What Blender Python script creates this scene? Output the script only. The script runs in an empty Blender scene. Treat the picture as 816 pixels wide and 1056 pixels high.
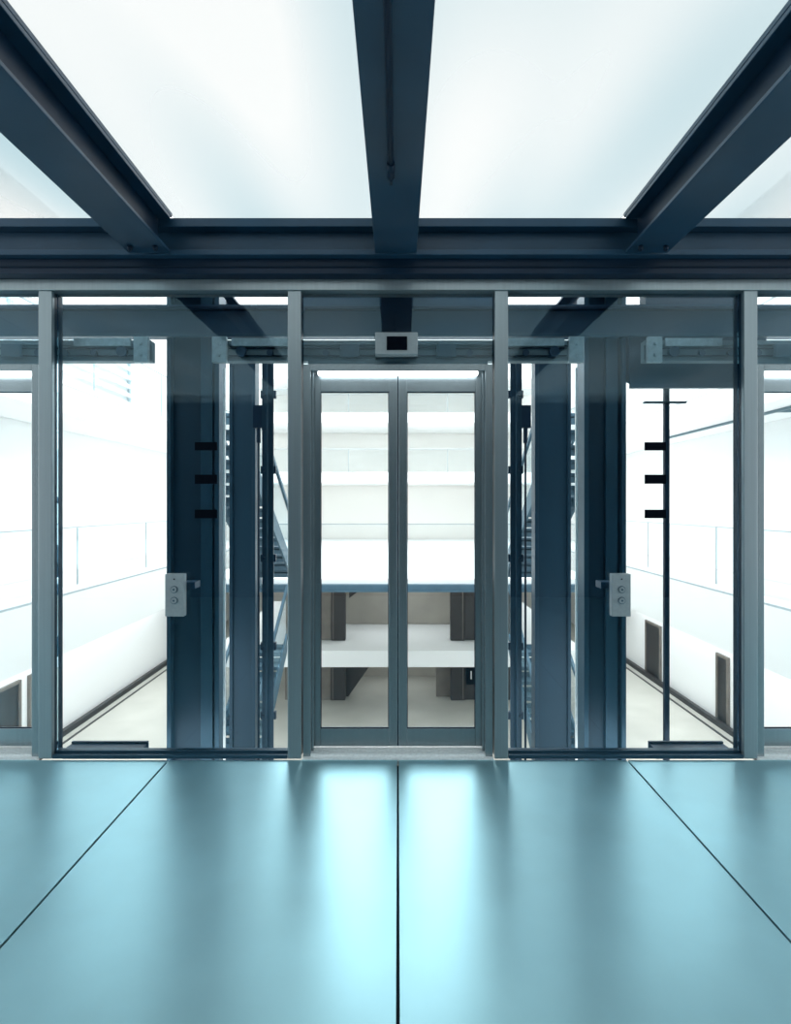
import bpy, bmesh, math
from mathutils import Vector, Matrix

F=600.0; CX=410.5; CY=521.0; H=1.5
def X(px,d): return (px-CX)*d/F
def Z(py,d): return H-(py-CY)*d/F
scene=bpy.context.scene
COL=scene.collection

# ------------------------------------------------------------ materials
def newmat(name):
    m=bpy.data.materials.new(name); m.use_nodes=True
    nt=m.node_tree; nt.nodes.clear()
    out=nt.nodes.new('ShaderNodeOutputMaterial')
    return m,nt,out
def pbr(name,col,rough=0.5,metal=0.0,var=0.12,scale=(6,6,6),bump=0.0,spec=0.5,rvar=0.0,emis=None,estr=0):
    m,nt,out=newmat(name)
    b=nt.nodes.new('ShaderNodeBsdfPrincipled')
    tc=nt.nodes.new('ShaderNodeTexCoord'); mp=nt.nodes.new('ShaderNodeMapping')
    mp.inputs['Scale'].default_value=scale
    nz=nt.nodes.new('ShaderNodeTexNoise'); nz.inputs['Scale'].default_value=1.0; nz.inputs['Detail'].default_value=4
    nt.links.new(tc.outputs['Object'],mp.inputs[0]); nt.links.new(mp.outputs[0],nz.inputs['Vector'])
    rp=nt.nodes.new('ShaderNodeValToRGB')
    rp.color_ramp.elements[0].position=0.3; rp.color_ramp.elements[1].position=0.7
    rp.color_ramp.elements[0].color=(*[c*(1-var) for c in col],1)
    rp.color_ramp.elements[1].color=(*[min(1,c*(1+var)) for c in col],1)
    nt.links.new(nz.outputs['Fac'],rp.inputs[0]); nt.links.new(rp.outputs[0],b.inputs['Base Color'])
    b.inputs['Roughness'].default_value=rough; b.inputs['Metallic'].default_value=metal
    b.inputs['Specular IOR Level'].default_value=spec
    if rvar:
        mr=nt.nodes.new('ShaderNodeMapRange'); mr.inputs[3].default_value=rough-rvar; mr.inputs[4].default_value=rough+rvar
        nt.links.new(nz.outputs['Fac'],mr.inputs[0]); nt.links.new(mr.outputs[0],b.inputs['Roughness'])
    if bump:
        bp=nt.nodes.new('ShaderNodeBump'); bp.inputs['Strength'].default_value=bump; bp.inputs['Distance'].default_value=0.01
        nt.links.new(nz.outputs['Fac'],bp.inputs['Height']); nt.links.new(bp.outputs[0],b.inputs['Normal'])
    if emis:
        b.inputs['Emission Color'].default_value=(*emis,1); b.inputs['Emission Strength'].default_value=estr
    nt.links.new(b.outputs[0],out.inputs[0])
    return m
def glassmat(name,tint,refl=1.0,rough=0.0):
    m,nt,out=newmat(name)
    t=nt.nodes.new('ShaderNodeBsdfTransparent'); t.inputs[0].default_value=(*tint,1)
    g=nt.nodes.new('ShaderNodeBsdfGlossy'); g.inputs['Color'].default_value=(0.6,0.87,1,1); g.inputs['Roughness'].default_value=rough
    fr=nt.nodes.new('ShaderNodeFresnel'); fr.inputs[0].default_value=1.45
    mu=nt.nodes.new('ShaderNodeMath'); mu.operation='MULTIPLY'; mu.inputs[1].default_value=refl
    mx=nt.nodes.new('ShaderNodeMixShader')
    nt.links.new(fr.outputs[0],mu.inputs[0]); nt.links.new(mu.outputs[0],mx.inputs[0])
    nt.links.new(t.outputs[0],mx.inputs[1]); nt.links.new(g.outputs[0],mx.inputs[2]); nt.links.new(mx.outputs[0],out.inputs[0])
    return m
M={}
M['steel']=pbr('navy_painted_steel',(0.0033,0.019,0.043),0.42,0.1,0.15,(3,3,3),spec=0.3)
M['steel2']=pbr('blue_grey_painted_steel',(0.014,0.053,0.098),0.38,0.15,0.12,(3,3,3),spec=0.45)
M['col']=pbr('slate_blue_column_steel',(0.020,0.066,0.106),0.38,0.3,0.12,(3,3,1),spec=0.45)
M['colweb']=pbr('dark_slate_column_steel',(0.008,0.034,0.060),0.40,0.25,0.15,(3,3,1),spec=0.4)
M['brushed']=pbr('brushed_stainless_steel',(0.31,0.375,0.405),0.32,0.7,0.05,(60,60,1.0),0.01)
M['brushed_dark']=pbr('brushed_door_steel',(0.30,0.36,0.385),0.26,0.75,0.05,(60,60,1.0),0.01)
M['zinc']=pbr('galvanised_steel',(0.34,0.45,0.50),0.4,0.4,0.15,(30,30,30))
M['sill']=pbr('bright_threshold_metal',(0.78,0.83,0.84),0.45,0.2,0.08,(60,60,60))
M['panelgrey']=pbr('satin_aluminium',(0.29,0.34,0.365),0.45,0.2,0.05,(50,50,50))
M['black']=pbr('black_film',(0.001,0.003,0.007),0.6,0,0.1,spec=0.03)
M['rubber']=pbr('dark_rubber',(0.005,0.018,0.036),0.6,0,0.1,spec=0.15)
M['white']=pbr('white_plaster',(0.93,0.935,0.93),0.7,0,0.01,(0.6,0.6,0.6))
M['fascia']=pbr('pale_grey_plaster',(0.80,0.81,0.80),0.7,0,0.02,(0.6,0.6,0.6))
M['endwall']=pbr('warm_white_plaster',(0.90,0.87,0.83),0.7,0,0.02,(0.6,0.6,0.6))
M['stone']=pbr('pale_stone_floor',(0.48,0.47,0.425),0.45,0,0.08,(1.2,1.2,1.2))
M['beige']=pbr('beige_stone',(0.36,0.335,0.29),0.5,0,0.12,(1.5,1.5,1.5))
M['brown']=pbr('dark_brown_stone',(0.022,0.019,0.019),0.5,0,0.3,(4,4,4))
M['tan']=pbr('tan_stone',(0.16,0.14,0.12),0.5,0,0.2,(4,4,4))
M['slat']=pbr('grey_blue_slats',(0.05,0.11,0.155),0.5,0.1,0.1)
M['edge']=pbr('mid_grey_blue_edge',(0.13,0.20,0.235),0.5,0.1,0.1)
M['rail']=pbr('pale_grey_rail',(0.40,0.46,0.49),0.5,0.1,0.1)
M['blocker']=pbr('dark_blue_blocker',(0.012,0.04,0.062),0.6,0,0.1,(1,1,1),spec=0.1)
M['lamp']=pbr('light_strip',(0.9,0.95,1),0.5,0,0,emis=(0.94,0.98,1),estr=5.0)
M['glass']=glassmat('clear_wall_glass',(0.94,0.975,0.983),1.0)
M['rglass']=glassmat('railing_glass',(0.965,0.978,0.98),0.2)
m,nt,out=newmat('milky_roof_glass')
tr=nt.nodes.new('ShaderNodeBsdfTransparent'); tl=nt.nodes.new('ShaderNodeBsdfTranslucent')
tl.inputs[0].default_value=(0.94,0.98,1,1)
tc=nt.nodes.new('ShaderNodeTexCoord'); nz=nt.nodes.new('ShaderNodeTexNoise'); nz.inputs['Scale'].default_value=0.8; nz.inputs['Detail'].default_value=0
mp=nt.nodes.new('ShaderNodeMapping'); mp.inputs['Scale'].default_value=(1.8,0.5,1)
rp=nt.nodes.new('ShaderNodeValToRGB'); rp.color_ramp.elements[0].position=0.2; rp.color_ramp.elements[1].position=0.65
rp.color_ramp.elements[0].color=(0.35,0.425,0.445,1); rp.color_ramp.elements[1].color=(0.55,0.54,0.53,1)
nt.links.new(tc.outputs['Object'],mp.inputs[0]); nt.links.new(mp.outputs[0],nz.inputs['Vector'])
nt.links.new(nz.outputs['Fac'],rp.inputs[0]); nt.links.new(rp.outputs[0],tr.inputs[0])
mx=nt.nodes.new('ShaderNodeMixShader'); mx.inputs[0].default_value=0.15
nt.links.new(tr.outputs[0],mx.inputs[1]); nt.links.new(tl.outputs[0],mx.inputs[2]); nt.links.new(mx.outputs[0],out.inputs[0])
M['roof']=m
M['floor']=pbr('frosted_teal_glass_floor',(0.345,0.60,0.67),0.36,0.86,0.10,(1.3,1.3,1.3),0.0,0.9,0.05)

# ------------------------------------------------------------ geometry helpers
WL={}
def B(x0,x1,y0,y1,z0,z1): return ('b',x0,x1,y0,y1,z0,z1)
def C(p0,p1,r,n=20,r2=None): return ('c',Vector(p0),Vector(p1),r,n,r if r2 is None else r2)
def Q(pts,dx): return ('q',[(dx[0],y,z) for y,z in pts],[(dx[1],y,z) for y,z in pts])   # YZ polygon extruded along X
def R(pts,dy): return ('q',[(x,dy[0],z) for x,z in pts],[(x,dy[1],z) for x,z in pts])   # XZ polygon extruded along Y
def mesh_from(prims,origin):
    bm=bmesh.new()
    for p in prims:
        if p[0]=='b':
            x0,x1,y0,y1,z0,z1=p[1:]
            x0,x1=sorted((x0,x1)); y0,y1=sorted((y0,y1)); z0,z1=sorted((z0,z1))
            vs=[bm.verts.new((x,y,z)) for x in (x0,x1) for y in (y0,y1) for z in (z0,z1)]
            for f in [(0,1,3,2),(4,6,7,5),(0,4,5,1),(2,3,7,6),(0,2,6,4),(1,5,7,3)]:
                bm.faces.new([vs[i] for i in f])
        elif p[0]=='c':
            a,b,r,n,r2=p[1:]; d=b-a
            mat=Matrix.Translation((a+b)/2)@d.to_track_quat('Z','Y').to_matrix().to_4x4()
            bmesh.ops.create_cone(bm,cap_ends=True,segments=n,radius1=r,radius2=r2,depth=d.length,matrix=mat)
        elif p[0]=='q':
            a=[bm.verts.new(v) for v in p[1]]; b=[bm.verts.new(v) for v in p[2]]
            bm.faces.new(a); bm.faces.new(b[::-1]); n=len(a)
            for i in range(n): bm.faces.new([a[i],b[i],b[(i+1)%n],a[(i+1)%n]])
    bmesh.ops.recalc_face_normals(bm,faces=bm.faces)
    bmesh.ops.translate(bm,verts=bm.verts,vec=-Vector(origin))
    me=bpy.data.meshes.new('m'); bm.to_mesh(me); bm.free()
    return me
def bounds(prims):
    pts=[]
    for p in prims:
        if p[0]=='b': pts+= [(p[1],p[3],p[5]),(p[2],p[4],p[6])]
        elif p[0]=='c': pts+=[tuple(p[1]),tuple(p[2])]
        else: pts+=list(p[1])+list(p[2])
    lo=[min(q[i] for q in pts) for i in range(3)]; hi=[max(q[i] for q in pts) for i in range(3)]
    return Vector(((lo[0]+hi[0])/2,(lo[1]+hi[1])/2,lo[2]))
def mk(name,prims,mat,parent=None,bev=0.0,label=None,cat=None,kind=None,group=None):
    o=bounds(prims); me=mesh_from(prims,o); me.name=name
    ms=mat if isinstance(mat,(list,tuple)) else [mat]
    for mm in ms: me.materials.append(M[mm])
    ob=bpy.data.objects.new(name,me); COL.objects.link(ob)
    if any(p[0]=='c' for p in prims):
        for f in me.polygons: f.use_smooth = len(f.vertices)==4 and all(p[0]=='c' for p in prims)
    WL[ob.name]=o
    if parent is not None:
        ob.parent=parent; ob.location=o-WL[parent.name]
    else: ob.location=o
    if bev:
        md=ob.modifiers.new('bevel','BEVEL'); md.width=bev; md.segments=2; md.limit_method='ANGLE'
    tag(ob,label,cat,kind,group)
    return ob
def tag(ob,label=None,cat=None,kind=None,group=None):
    if label: ob['label']=label
    if cat: ob['category']=cat
    if kind: ob['kind']=kind
    if group: ob['group']=group
def empty(name,loc,label,cat,group=None,kind=None):
    e=bpy.data.objects.new(name,None); e.empty_display_size=0.1; COL.objects.link(e); e.location=loc
    WL[e.name]=Vector(loc); tag(e,label,cat,kind,group); return e
def dup(root,off,label=None):
    def rec(o,par):
        c=o.copy(); COL.objects.link(c)
        if par is not None: c.parent=par
        for ch in [k for k in bpy.data.objects if k.parent==o and k!=c]: rec(ch,c)
        return c
    c=rec(root,None); c.location=root.location+Vector(off); WL[c.name]=WL[root.name]+Vector(off)
    if label: c['label']=label
    return c

D=3.45; P=2.70; WX=6.7
# ------------------------------------------------------------ floor
fb=[]
for x0,x1 in ((-WX,-4.05),(-4.05,-1.35),(-1.35,0),(0,1.35),(1.35,4.05),(4.05,WX)):
    fb.append(B(x0+0.0048,x1-0.0048,-2.5,3.425,-0.03,0.0))
mk('floor',fb,['floor'],kind='structure',label='frosted teal glass floor panels with dark joints',bev=0.0015)
mk('trim_1',[B(-WX,WX,-2.5,3.425,-0.09,-0.032)],'rubber',kind='structure',label='dark rubber bedding under the glass floor joints')
mk('reflection_blocker',[B(-WX,WX,-2.65,-2.52,-0.09,3.3)],'blocker',kind='structure',label='added unseen dark blue panel that darkens reflections in the glass')  # added behind the camera to keep the bright sky out of glass reflections
# ------------------------------------------------------------ roof
for i,xc in enumerate((-1.405,-0.012,1.405)):
    w=0.235
    b=empty('roof_beam',(xc,0.4,2.925),'navy painted steel beam carrying the glass roof','beam',group='steel beams under the glass roof')
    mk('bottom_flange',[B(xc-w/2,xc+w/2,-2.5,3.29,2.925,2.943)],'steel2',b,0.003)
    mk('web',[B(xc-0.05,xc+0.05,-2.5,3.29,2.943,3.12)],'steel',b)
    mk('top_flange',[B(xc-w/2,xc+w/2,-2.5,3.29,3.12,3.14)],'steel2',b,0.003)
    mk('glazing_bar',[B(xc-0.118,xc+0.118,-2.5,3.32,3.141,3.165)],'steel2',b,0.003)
    if i!=1:
        for bx in (-0.07,0.07):
            mk('bolt',[C((xc+bx,3.2,2.925),(xc+bx,3.2,2.905),0.014,6),C((xc+bx,3.2,2.905),(xc+bx,3.2,2.895),0.007,10)],'steel',b)
    else:
        mk('conduit',[C((-0.03,-2.5,2.913),(-0.03,2.42,2.913),0.011,16),C((-0.03,2.40,2.911),(-0.03,2.50,2.911),0.016,16),
                      C((-0.03,2.50,2.913),(-0.03,2.56,2.913),0.007,12)],'steel',b,label='thin conduit with an end fitting')
rb=[B(-WX,WX,3.32,3.45,3.09,3.14),B(-WX,WX,3.39,3.42,2.955,3.09),B(-WX,WX,3.31,3.45,2.925,2.955)]
cb=empty('cross_beam',(0,3.38,2.8),'navy painted steel beam running above the glass wall','beam')
mk('upper_channel',rb,'steel2',cb,0.003)
mk('lower_tube',[B(-WX,WX,3.36,3.47,2.835,2.925)],'steel',cb,0.004)
mk('seal_strip',[B(-WX,WX,3.352,3.36,2.872,2.882)],'rubber',cb)
cg=[]
for x0,x1 in ((-WX,-1.405),(-1.405,0),(0,1.405),(1.405,WX)):
    cg.append(B(x0+0.105,x1-0.105,-2.5,3.44,3.166,3.178))
mk('ceiling',cg,'roof',kind='structure',label='milky white glass roof panes between steel beams')

# ------------------------------------------------------------ glass wall frame
mk('trim_2',[B(-WX,WX,3.43,3.55,2.768,2.833)],'brushed',kind='structure',label='brushed steel top rail of the glass wall',bev=0.003)
k=3
for bx in (-P,0,P):
    for s in (-1,1):
        xc=bx+s*0.6125
        if abs(xc)>2.9: continue
        mk('trim_%d'%k,[B(xc-0.040,xc+0.040,3.44,3.47,0.0,2.768)],'brushed',kind='structure',
           label='brushed steel upright post of the glass wall',bev=0.003); k+=1
        mk('trim_%d'%k,[B(xc-0.036,xc+0.036,3.471,3.56,0.0,2.768)],'colweb',kind='structure',
           label='dark navy backing profile behind an upright post'); k+=1
for s in (-1,1):
    a,b=sorted((s*0.655,s*2.045))
    mk('trim_%d'%k,[B(a,b,3.44,3.53,0.0,0.022),B(a,b,3.475,3.515,0.022,0.035)],'col',kind='structure',label='slim dark steel sill rail under the glass wall',bev=0.002); k+=1
wn=1
for s in (-1,1):
    a,b=sorted((s*0.655,s*2.045))
    mk('window_%d'%wn,[B(a,b,3.49,3.502,0.035,2.768)],'glass',kind='structure',label='clear full-height glass pane in front of the lift shaft'); wn+=1
for bx in (-P,0,P):
    if bx==0: a,b=-0.568,0.568
    elif bx<0: a,b=-3.26,-2.13
    else: a,b=2.13,3.26
    mk('window_%d'%wn,[B(a,b,3.49,3.502,2.345,2.768)],'glass',kind='structure',label='clear glass transom above a lift door'); wn+=1

# ------------------------------------------------------------ elevator door
def elevator_door(bx):
    e=empty('elevator_door',(bx,3.53,0.0),'closed glass elevator door with two leaves and brushed steel frame','elevator door',group='glass elevator doors')
    mk('door_frame',[B(bx-0.565,bx-0.520,3.46,3.60,0.0,2.34),B(bx+0.520,bx+0.565,3.46,3.60,0.0,2.34),
                     B(bx-0.520,bx+0.520,3.46,3.60,2.30,2.34),
                     B(bx-0.520,bx-0.508,3.50,3.54,0.02,2.30),B(bx+0.508,bx+0.520,3.50,3.54,0.02,2.30)],'brushed_dark',e,0.003)
    mk('header_light',[B(bx-0.48,bx+0.48,3.485,3.53,2.284,2.30)],'lamp',e,label='slim white light strip')
    mk('sill',[B(bx-0.565,bx+0.565,3.425,3.46,-0.03,0.006)]+[B(bx-0.52,bx+0.52,3.462+i*0.024,3.474+i*0.024,0.006,0.020) for i in range(6)]+
       [B(bx-0.52,bx+0.52,3.46,3.61,-0.03,0.006)],'sill',e,label='bright grooved metal threshold')
    for s in (-1,1):
        a=bx+s*0.003; b=bx+s*0.510
        def XX(t): return a+(b-a)*t
        si=0.052/0.507; so=0.038/0.507
        y0,y1=3.545,3.575
        leaf=mk('door_leaf',[B(XX(0),XX(si),y0,y1,0.03,2.299),B(XX(1-so),XX(1),y0,y1,0.03,2.299),
                        B(XX(si),XX(1-so),y0,y1,2.190,2.299),B(XX(si),XX(1-so),y0,y1,0.03,0.140)],'brushed_dark',e,0.003)
        mk('glass_pane',[B(XX(si),XX(1-so),3.556,3.566,0.14,2.190)],'glass',leaf)
        ga,gb=XX(si),XX(1-so); lo,hi=min(ga,gb),max(ga,gb)
        mk('gasket',[B(lo,lo+0.005,3.548,3.556,0.14,2.190),B(hi-0.005,hi,3.548,3.556,0.14,2.190),
                     B(lo,hi,3.548,3.556,2.185,2.190),B(lo,hi,3.548,3.556,0.14,0.145)],'rubber',leaf)
    mk('meeting_seal',[B(bx-0.003,bx+0.003,3.55,3.57,0.03,2.299)],'rubber',e)
    return e
ed=elevator_door(0)
dup(ed,(-P,0,0)); dup(ed,(P,0,0))

# door operator above each door, behind glass
def operator(bx):
    hw=1.157; y0,y1=3.63,3.70
    e=empty('door_operator',(bx,3.66,2.38),'galvanised steel door drive track with rollers behind glass','door drive',group='door drive tracks above the elevator doors')
    mk('track_rail',[B(bx-hw,bx+hw,y0+0.02,y1,2.40,2.53),B(bx-hw,bx+hw,y0,y0+0.02,2.50,2.53),B(bx-hw,bx+hw,y0,y0+0.02,2.40,2.412)],'edge',e,0.002)
    mk('hanger_rail',[B(bx-0.56,bx+0.56,y0-0.01,y0+0.02,2.345,2.398)],'edge',e,0.002)
    mk('belt',[B(bx-hw+0.1,bx+hw-0.1,y0+0.005,y0+0.015,2.478,2.484),B(bx-hw+0.1,bx+hw-0.1,y0+0.005,y0+0.015,2.432,2.438)],'rubber',e)
    for s in (-1,1):
        x=bx+s*(hw-0.05)
        mk('end_bracket',[B(x-0.045,x+0.045,y0-0.03,y0,2.385,2.545),C((x,y0-0.03,2.43),(x,y0-0.045,2.43),0.012,6),C((x,y0-0.03,2.50),(x,y0-0.045,2.50),0.012,6)],'zinc',e,0.002)
        mk('side_bracket',[B(bx+s*0.68,bx+s*(hw-0.12),y0-0.012,y0-0.001,2.49,2.54)],'zinc',e,0.002)
        mk('pulley',[C((x-s*0.13,y0-0.01,2.458),(x-s*0.13,y0+0.018,2.458),0.032,24)],'steel2',e)
        mk('motor_box',[B(bx+s*0.30-0.06,bx+s*0.30+0.06,y0-0.03,y0,2.42,2.50)],'slat',e,0.003)
        for q in (0.45,0.62,0.8):
            mk('roller',[C((bx+s*q,y0-0.005,2.452),(bx+s*q,y0+0.018,2.452),0.020,18)],'steel2',e)
    return e
op=operator(0); dup(op,(-P,0,0)); dup(op,(P,0,0))

# floor indicator box
ind=empty('floor_indicator',(0,3.43,Z(366,3.42)),'small grey box with a dark display above the elevator door','display')
x0,x1=X(387,3.42),X(431,3.42)
mk('housing',[B(x0,x1,3.41,3.475,Z(366,3.42),Z(343,3.42))],'panelgrey',ind,0.004)
mk('screen',[B(X(399,3.41),X(420,3.41),3.405,3.412,Z(361,3.41),Z(347,3.41))],'black',ind,0.001)
mk('bracket',[B(x0+0.03,x1-0.03,3.475,3.489,Z(362,3.42),Z(347,3.42))],'zinc',ind)

# call panels
for s in (-1,1):
    xc=s*1.323; d=3.44
    z0,z1=Z(636,d),Z(592,d)
    c=empty('call_panel',(xc,d,z0),'upright grey call panel with two round buttons on the glass','call button panel',group='elevator call panels')
    mk('faceplate',[B(xc-0.056,xc+0.056,3.44,3.489,z0,z1)],'panelgrey',c,0.005)
    for bz in ((z0+z1)/2+0.035,(z0+z1)/2-0.03):
        mk('button_ring',[C((xc,3.44,bz),(xc,3.435,bz),0.021,28)],'slat',c)
        btn=mk('button',[C((xc,3.435,bz),(xc,3.430,bz),0.017,28)],'panelgrey',c)
        mk('button_cap',[C((xc,3.430,bz),(xc,3.427,bz),0.006,24)],'slat',btn)
    mk('key_slot',[C((xc,3.44,z1-0.03),(xc,3.436,z1-0.03),0.004,14)],'black',c)
    mk('mounting_arm',[B(xc-s*0.06-0.04,xc-s*0.06+0.04,3.503,3.60,(z0+z1)/2+0.03,(z0+z1)/2+0.07)],'steel2',c,0.002)
# black stickers on the glass
for (a,b) in ((201,224),(665,687)):
    for (t,u) in ((456,464.5),(489.5,499),(525.5,534.5)):
        mk('glass_marker',[B(X(a,3.488),X(b,3.488),3.486,3.490,Z(u,3.488),Z(t,3.488))],'black',label='small black rectangular marker bar stuck on the glass',cat='marker',group='black marker bars on the glass')

# ------------------------------------------------------------ shaft steelwork
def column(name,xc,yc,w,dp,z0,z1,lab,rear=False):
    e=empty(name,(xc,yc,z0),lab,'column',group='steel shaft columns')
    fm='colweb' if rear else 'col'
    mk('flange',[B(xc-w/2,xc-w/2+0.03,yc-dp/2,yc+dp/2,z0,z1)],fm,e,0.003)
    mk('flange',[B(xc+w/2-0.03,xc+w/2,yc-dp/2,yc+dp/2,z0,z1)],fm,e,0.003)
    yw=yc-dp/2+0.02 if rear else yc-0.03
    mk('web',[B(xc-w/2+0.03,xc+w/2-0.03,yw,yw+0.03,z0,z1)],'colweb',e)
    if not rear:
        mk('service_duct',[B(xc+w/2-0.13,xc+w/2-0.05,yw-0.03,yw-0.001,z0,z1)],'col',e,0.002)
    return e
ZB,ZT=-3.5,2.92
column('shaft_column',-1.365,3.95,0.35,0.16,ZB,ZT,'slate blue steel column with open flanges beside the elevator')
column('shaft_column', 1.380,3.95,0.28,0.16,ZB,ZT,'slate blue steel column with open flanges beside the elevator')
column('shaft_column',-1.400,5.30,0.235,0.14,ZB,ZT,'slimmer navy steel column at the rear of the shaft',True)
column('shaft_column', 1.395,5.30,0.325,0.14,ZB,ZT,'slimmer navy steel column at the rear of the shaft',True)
# guide rails
for s,xo in ((-1,1.03),(1,0.935)):
    xc=s*xo; y=4.6
    e=empty('guide_rail',(xc,y,ZB),'slim dark elevator guide rail with clamps','guide rail',group='elevator guide rails')
    mk('rail',[B(xc-0.045,xc+0.045,y,y+0.015,ZB,2.90),B(xc-0.008,xc+0.008,y-0.06,y,ZB,2.90)],'colweb',e)
    for z in (-0.9,-0.2,0.35,1.05,1.75,2.35):
        mk('rail_clamp',[B(xc-0.06,xc+0.06,y+0.015,y+0.05,z,z+0.06),
                         C((xc+s*0.03,y-0.012,z+0.03),(xc+s*0.03,y+0.0,z+0.03),0.012,6)],'steel',e)
    mk('rope_hitch',[B(xc+s*0.05,xc+s*0.13,y+0.05,y+0.10,2.12,2.30),C((xc+s*0.09,y+0.075,2.0),(xc+s*0.09,y+0.075,2.12),0.018,12)],'steel',e)
    mk('hoist_rope',[C((xc+s*0.09,y+0.075,ZB),(xc+s*0.09,y+0.075,2.0),0.009,8)],'rubber',e)
for s,px,d in ((-1,231,3.72),(1,595,3.72)):
    x=X(px,d)
    mk('edge_strip',[B(x-0.006,x+0.006,d,d+0.02,-0.4,2.38)],'sill',label='narrow pale steel edge strip of an inner glass screen',cat='edge strip',bev=0.002,group='pale edge strips')
# dark soffit box and pole
xa,xb=X(649,3.85),X(752,3.85)
e=empty('shaft_soffit',((xa+xb)/2,4.0,2.24),'dark navy steel soffit box over the shaft opening','soffit')
mk('soffit_box',[Q([(3.85,2.30),(3.85,2.78),(4.30,2.84),(4.30,2.48)],(xa,xb+0.25))],'steel2',e,0.004)
mk('soffit_lip',[B(xa,xb+0.25,3.82,3.85,2.27,2.31)],'steel2',e)
mk('soffit_upstand',[B(X(676,3.85),xb+0.25,4.0,4.10,2.84,3.14)],'steel',e)
x=X(687.5,3.9)
e=empty('sensor_pole',(x,3.9,-0.6),'thin dark pole with a short crossbar at its top','pole')
mk('pole',[B(x-0.015,x+0.015,3.885,3.92,-0.6,2.30)],'steel',e,0.002)
mk('crossbar',[B(x-0.15,x+0.13,3.885,3.92,Z(416,3.9),Z(414,3.9))],'slat',e)
# sill ledges
for a,b in ((68,148),(674,752)):
    mk('threshold_ledge',[B(X(a,3.62),X(b,3.62),3.58,3.70,Z(775,3.62)-0.03,Z(771,3.62)),B(X(a,3.62),X(b,3.62),3.68,3.70,Z(771,3.62),Z(769,3.62))],'steel',label='low dark steel ledge behind the glass',cat='ledge',bev=0.002,group='steel ledges at the shaft edge')
# front tie beam in front of the columns
e=empty('front_tie_beam',(0,3.79,2.61),'dark navy steel beam crossing in front of the shaft columns','beam')
mk('beam_face',[B(-3.9,3.9,3.77,3.80,Z(347,3.77),Z(314,3.77))],'steel2',e)
mk('beam_flange',[B(-3.9,3.9,3.735,3.77,Z(347,3.74),Z(347,3.74)+0.018)],'col',e,0.002)
mk('beam_flange',[B(-3.9,3.9,3.735,3.77,Z(316,3.74)-0.018,Z(316,3.74))],'steel',e,0.002)
mk('centre_bracket',[B(X(393,3.72),X(425,3.72),3.71,3.735,Z(346,3.72),Z(304,3.72))],'steel',e,0.002)
mk('upper_plate',[B(-0.72,0.72,3.80,3.81,Z(316,3.80),Z(298,3.80))],'steel2',e)
# shaft roof frame : beams running back and a tie beam
hz0,hz1=Z(347,4.95),Z(315,4.95)
e=empty('shaft_beam',(0,5.0,hz0),'dark navy horizontal steel beam tying the shaft columns','beam')
mk('flange',[B(-4.6,4.6,4.95,5.05,hz0,hz0+0.02)],'steel2',e)
mk('flange',[B(-4.6,4.6,4.95,5.05,hz1-0.02,hz1)],'steel2',e)
mk('web',[B(-4.6,4.6,4.97,4.99,hz0+0.02,hz1-0.02)],'steel',e)
for xc in (-1.405,-0.012,1.405):
    e=empty('roof_beam_extension',(xc,4.25,2.925),'navy steel beam running back over the lift shaft','beam',group='beams running back over the shaft')
    mk('bottom_flange',[B(xc-0.117,xc+0.117,3.56,4.94,2.925,2.943)],'steel2',e,0.002)
    mk('web',[B(xc-0.04,xc+0.04,3.56,4.94,2.943,3.12)],'steel',e)
    mk('top_flange',[B(xc-0.117,xc+0.117,3.56,4.94,3.12,3.14)],'steel',e,0.002)
# ------------------------------------------------------------ atrium
mk('floor.001',[B(-9,9,4.0,30,-3.6,-3.5)],'stone',kind='structure',label='pale stone floor of the atrium hall')
doors_r=[(12.95,13.45),(16.3,17.3),(20.2,21.0)]
doors_l=[(10.6,11.35),(11.6,12.3),(20.2,21.0)]
def sidewall(s,openings,name):
    a0,b0=sorted((s*7.4,s*7.6))
    mk(name,[B(a0,b0,3.6,26,-3.5,7.8)],'white',kind='structure',label='white plaster side wall of the atrium')
    for a,b in openings:
        e=empty('doorway',(s*7.36,(a+b)/2,-3.5),'dark framed doorway in the white wall','doorway',group='dark doorways')
        mk('door_panel',[B(s*7.37,s*7.395,a+0.06,b-0.06,-3.5,-1.96)],'brown',e)
        mk('door_surround',[B(s*7.34,s*7.395,a+0.0,a+0.06,-3.5,-1.9),B(s*7.34,s*7.395,b-0.06,b,-3.5,-1.9),B(s*7.34,s*7.395,a+0.06,b-0.06,-1.96,-1.9)],'tan' ,e)
sidewall(1,doors_r,'wall_right'); sidewall(-1,doors_l,'wall_left')
for s,n in ((-1,'baseboard_left'),(1,'baseboard_right')):
    mk(n,[B(s*7.22,s*7.32,3.6,23,-3.5,-3.38),B(s*7.0,s*7.06,3.6,23,-3.5,-3.49)],'brown',kind='structure',label='dark brown stone skirting and border line')
mk('wall_back',[B(-7.6,7.6,26,26.2,-3.5,7.8)],'endwall',kind='structure',label='white plaster end wall of the atrium')

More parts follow.
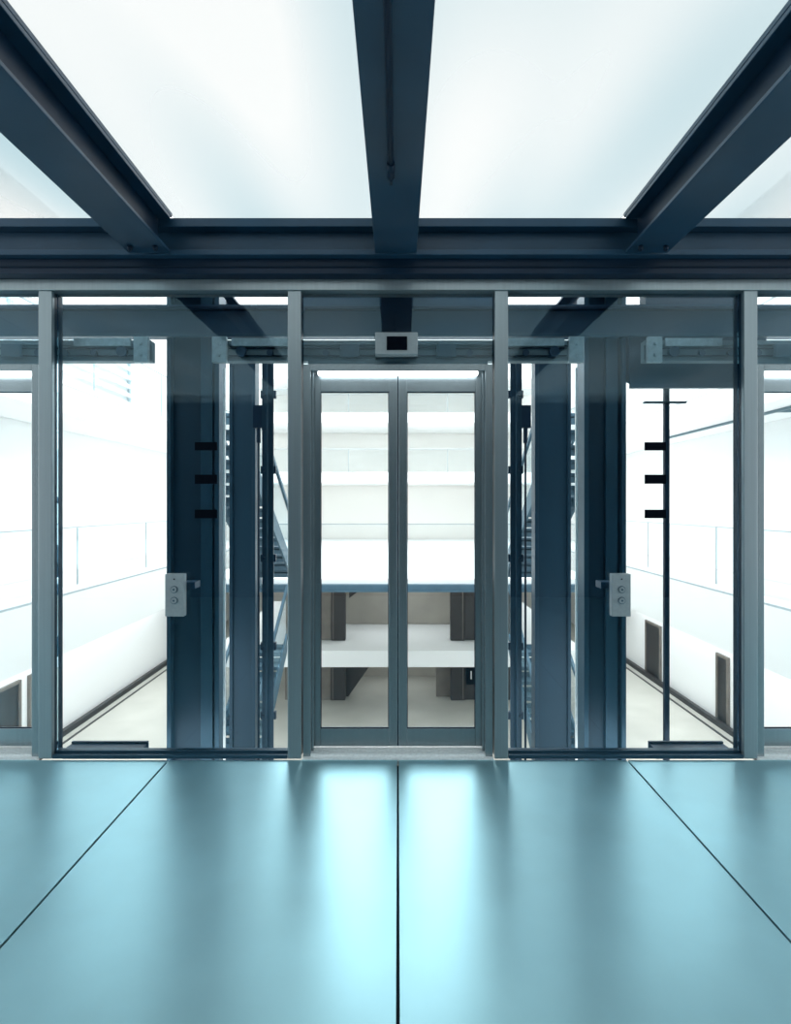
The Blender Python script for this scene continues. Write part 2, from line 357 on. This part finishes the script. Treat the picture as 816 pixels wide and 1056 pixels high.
def railing(x0,x1,y0,y1,z,axis,h=1.08,step=1.6,grp='glass balcony railings'):
    e=empty('balcony_railing',((x0+x1)/2,(y0+y1)/2,z),'frameless glass balcony railing with slim metal handrail','railing',group=grp)
    if axis=='y':
        mk('glass_panel',[B(x0-0.008,x0+0.008,y0,y1,z,z+h)],'rglass',e)
        mk('handrail',[B(x0-0.015,x0+0.015,y0,y1,z+h,z+h+0.02)],'rail',e)
        n=int((y1-y0)/step)
        for i in range(n+1):
            yy=y0+i*(y1-y0)/n
            mk('post',[B(x0-0.03,x0-0.012,yy-0.01,yy+0.01,z,z+h)],'rail',e)
    else:
        mk('glass_panel',[B(x0,x1,y0-0.008,y0+0.008,z,z+h)],'rglass',e)
        mk('handrail',[B(x0,x1,y0-0.015,y0+0.015,z+h,z+h+0.02)],'rail',e)
        n=int((x1-x0)/step)
        for i in range(n+1):
            xx=x0+i*(x1-x0)/n
            mk('post',[B(xx-0.01,xx+0.01,y0+0.012,y0+0.03,z,z+h)],'rail',e)
def balcony(x0,x1,y0,y1,z0,z1,lab,mat='white',edge=None):
    e=empty('balcony',((x0+x1)/2,(y0+y1)/2,z0),lab,'balcony',group='white balconies')
    mk('slab',[B(x0,x1,y0,y1,z0,z1)],mat,e,0.01)
    return e
for s in (-1,1):
    a,b=sorted((s*6.0,s*7.39))
    for z0,z1,ye in ((-1.15,0.0,17.0),(3.15,3.75,21.5)):
        e=balcony(a,b,5.0,25.9,z0,z1,'white balcony slab along the atrium side wall','white')
        mk('fascia_panel',[B(s*5.96,s*5.995,5.0,25.9,z0,z1-0.12)],'fascia',e)  # greyer than the slab, shading of the balcony face put into the colour
        mk('shade_line',[B(s*5.97,s*5.995,5.0,25.9,z1-0.118,z1-0.085)],'rail',e)  # solid grey strip drawn as a shade line along the slab edge
        railing(s*6.04,s*6.04,5.0,ye,z1,'y',step=3.0)
# slatted screen high up on one side
e=empty('slatted_screen',(-7.3,12,3.8),'white slatted screen on the upper gallery','screen')
for i in range(9):
    mk('slat',[B(-7.33,-7.28,6.0,16.0,3.95+i*0.24,4.05+i*0.24)],'fascia',e)
for yy in (6.0,11.0,15.9):
    mk('screen_post',[B(-7.38,-7.33,yy,yy+0.1,3.75,6.2)],'rail',e)
# thin ceiling track under the upper balcony
e=empty('ceiling_track',(6.6,10,3.1),'thin dark lighting track under the upper balcony','lighting track')
mk('track_bar',[B(6.5,6.54,6.0,14.0,3.10,3.149)],'edge',e)
mk('track_branch',[B(6.54,7.3,10.0,10.05,3.10,3.149)],'edge',e)

# end of the atrium : bridges and galleries
balcony(-4.0,4.0,11.9,21.55,-0.12,0.0,'white bridge slab crossing the atrium')
mk('bridge_edge_beam',[B(-4.0,4.0,11.75,11.89,-0.25,-0.11),B(-4.0,4.0,11.70,11.89,-0.25,-0.22)],'slat',label='blue grey steel edge beam of the crossing bridge',cat='beam')
railing(-3.9,3.9,11.95,11.95,0.0,'x',h=1.1,step=1.9)
lb=balcony(-4.5,4.5,14.0,21.2,-2.40,-2.0,'white lower bridge slab crossing the atrium')
for zz,hh in ((2.38,0.4),(4.7,0.4),(6.4,0.3)):
    balcony(-5.9,5.9,22.6,25.9,zz,zz+hh,'white gallery slab at the atrium end wall')
    railing(-5.8,5.8,22.65,22.65,zz+hh,'x',h=0.9,step=3.8)
balcony(-5.9,5.9,21.6,25.9,-0.3,0.0,'white gallery slab at the atrium end wall')
# stone recesses with dark portals on the two lower levels
for z0,z1,yf in ((-3.5,-2.41,14.9),(-1.99,-0.13,15.0)):
    e=empty('stone_recess',(0,16,z0),'beige stone recess framed by dark brown portals under the bridge','recess',group='stone recesses')
    yr=yf+2.1
    for s in (-1,1):
        def sb(a,b,*r):
            a,b=sorted((s*a,s*b)); return B(a,b,*r)
        mk('portal_post',[sb(1.36,1.72,yf,yf+0.25,z0,z1)],'brown',e)
        mk('portal_trim',[sb(1.66,1.68,yf-0.015,yf,z0,z1)],'tan',e)
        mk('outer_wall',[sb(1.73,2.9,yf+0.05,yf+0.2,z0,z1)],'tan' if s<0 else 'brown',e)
    mk('rear_wall',[B(-2.8,2.8,yr,yr+0.15,z0,z1)],'beige',e)
    mk('header_band',[B(-1.36,1.36,yf+0.02,yf+0.22,z1-0.10,z1)],'tan',e)
    if z0<-3:
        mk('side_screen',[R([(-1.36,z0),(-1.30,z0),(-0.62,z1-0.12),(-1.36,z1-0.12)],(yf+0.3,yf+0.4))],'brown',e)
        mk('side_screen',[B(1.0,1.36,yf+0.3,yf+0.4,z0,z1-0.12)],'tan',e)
    else:
        mk('stair_cheek',[R([(-1.36,z0+0.9),(-0.25,z1-0.12),(-0.42,z1-0.12),(-1.36,z0+1.05)],(yr-0.9,yr-0.05))],'brown',e)
        mk('stair_soffit',[R([(-1.36,z0+1.06),(-0.43,z1-0.12),(-1.36,z1-0.12)],(yr-0.9,yr-0.05))],'tan',e)
# small level sign
sg=empty('level_sign',(X(486,14.8),14.8,Z(706,14.8)),'small black sign with a white number','sign')
mk('sign_plate',[B(X(481,14.8),X(492,14.8),14.80,14.84,Z(706,14.8),Z(687,14.8))],'black',sg)
fc=bpy.data.curves.new('sign_number','FONT'); fc.body='1'; fc.size=0.30; fc.align_x='CENTER'; fc.align_y='CENTER'; fc.extrude=0.003
ft=bpy.data.objects.new('tmp_text',fc); COL.objects.link(ft)
bpy.context.view_layer.update()
me=bpy.data.meshes.new_from_object(ft.evaluated_get(bpy.context.evaluated_depsgraph_get()))
bpy.data.objects.remove(ft,do_unlink=True)
me.materials.clear(); me.materials.append(M['white'])
fo=bpy.data.objects.new('sign_number',me); COL.objects.link(fo); fo.parent=sg
fo.rotation_euler=(math.pi/2,0,0); fo.location=(0,-0.006,0.23)

# stairs beside the shaft
def stair(s,y0,z0,n,x0,x1,up):
    e=empty('staircase',((x0+x1)/2,y0,z0),'blue grey steel staircase with solid treads and risers','stairs',group='steel staircases')
    r=0.17; g=0.28; sg_=1 if up else -1
    for i in range(n):
        y=y0+i*g; z=z0+sg_*i*r
        mk('tread',[B(x0+0.03,x1-0.03,y,y+0.27,z-0.02,z+0.04),B(x0+0.03,x1-0.03,(y+0.25 if up else y),(y+0.27 if up else y+0.02),z-0.10,z+0.12 if up else z)],'slat',e)
    yE=y0+n*g; zE=z0+sg_*n*r
    for xx in (x0,x1-0.03):
        mk('stringer',[Q([(y0,z0-0.18),(y0,z0+0.14),(yE,zE+0.14),(yE,zE-0.18)],(xx,xx+0.03))],'slat',e)
        mk('balustrade_glass',[Q([(y0,z0+0.14),(y0,z0+0.92),(yE,zE+0.92),(yE,zE+0.14)],(xx+0.01,xx+0.02))],'rglass',e)
        mk('handrail',[Q([(y0,z0+0.92),(y0,z0+1.0),(yE,zE+1.0),(yE,zE+0.92)],(xx,xx+0.04))],'slat',e)
for s in (-1,1):
    x0,x1=sorted((s*2.0,s*2.7))
    stair(s,6.6,-3.34,14,x0,x1,True)
    stair(s,7.2,2.6,15,x0,x1,False)

# ------------------------------------------------------------ world, lights, camera
w=bpy.data.worlds.new('World'); scene.world=w; w.use_nodes=True
bg=w.node_tree.nodes['Background']; bg.inputs[0].default_value=(0.95,0.99,1.0,1); bg.inputs[1].default_value=2.6
def area(name,loc,rot,sx,sy,pw,col=(0.97,0.99,1)):
    l=bpy.data.lights.new(name,'AREA'); l.shape='RECTANGLE'; l.size=sx; l.size_y=sy; l.energy=pw; l.color=col
    o=bpy.data.objects.new(name,l); COL.objects.link(o); o.location=loc; o.rotation_euler=rot; return o
area('hall_fill',(0,14,7.6),(0,0,0),10,18,1250,(1,0.985,0.96))  # added fill that brightens the atrium from above, not a fitted lamp
for s in (-1,1):
    area('gallery_fill',(s*6.6,12,-1.18),(0,0,0),0.6,13,140)  # added fill lifting the lower walls and floor under the side balconies
area('bridge_fill',(0,15.9,-0.14),(0,0,0),2.0,0.9,20)  # invisible fill added to brighten the space under the crossing bridge
area('passage_fill',(0,16.0,-2.42),(0,0,0),2.0,0.9,9)  # weak fill added to light the lowest recess
cam=bpy.data.cameras.new('Camera'); co=bpy.data.objects.new('Camera',cam); COL.objects.link(co)
co.location=(0,0,H); co.rotation_euler=(math.pi/2,0,0)
cam.sensor_fit='HORIZONTAL'; cam.sensor_width=24.0; cam.lens=F/816*24.0
cam.shift_x=-(CX-408)/816; cam.shift_y=(CY-528)/816
cam.clip_start=0.05; cam.clip_end=200
scene.camera=co
scene.view_settings.view_transform='Standard'
scene.view_settings.look='None'
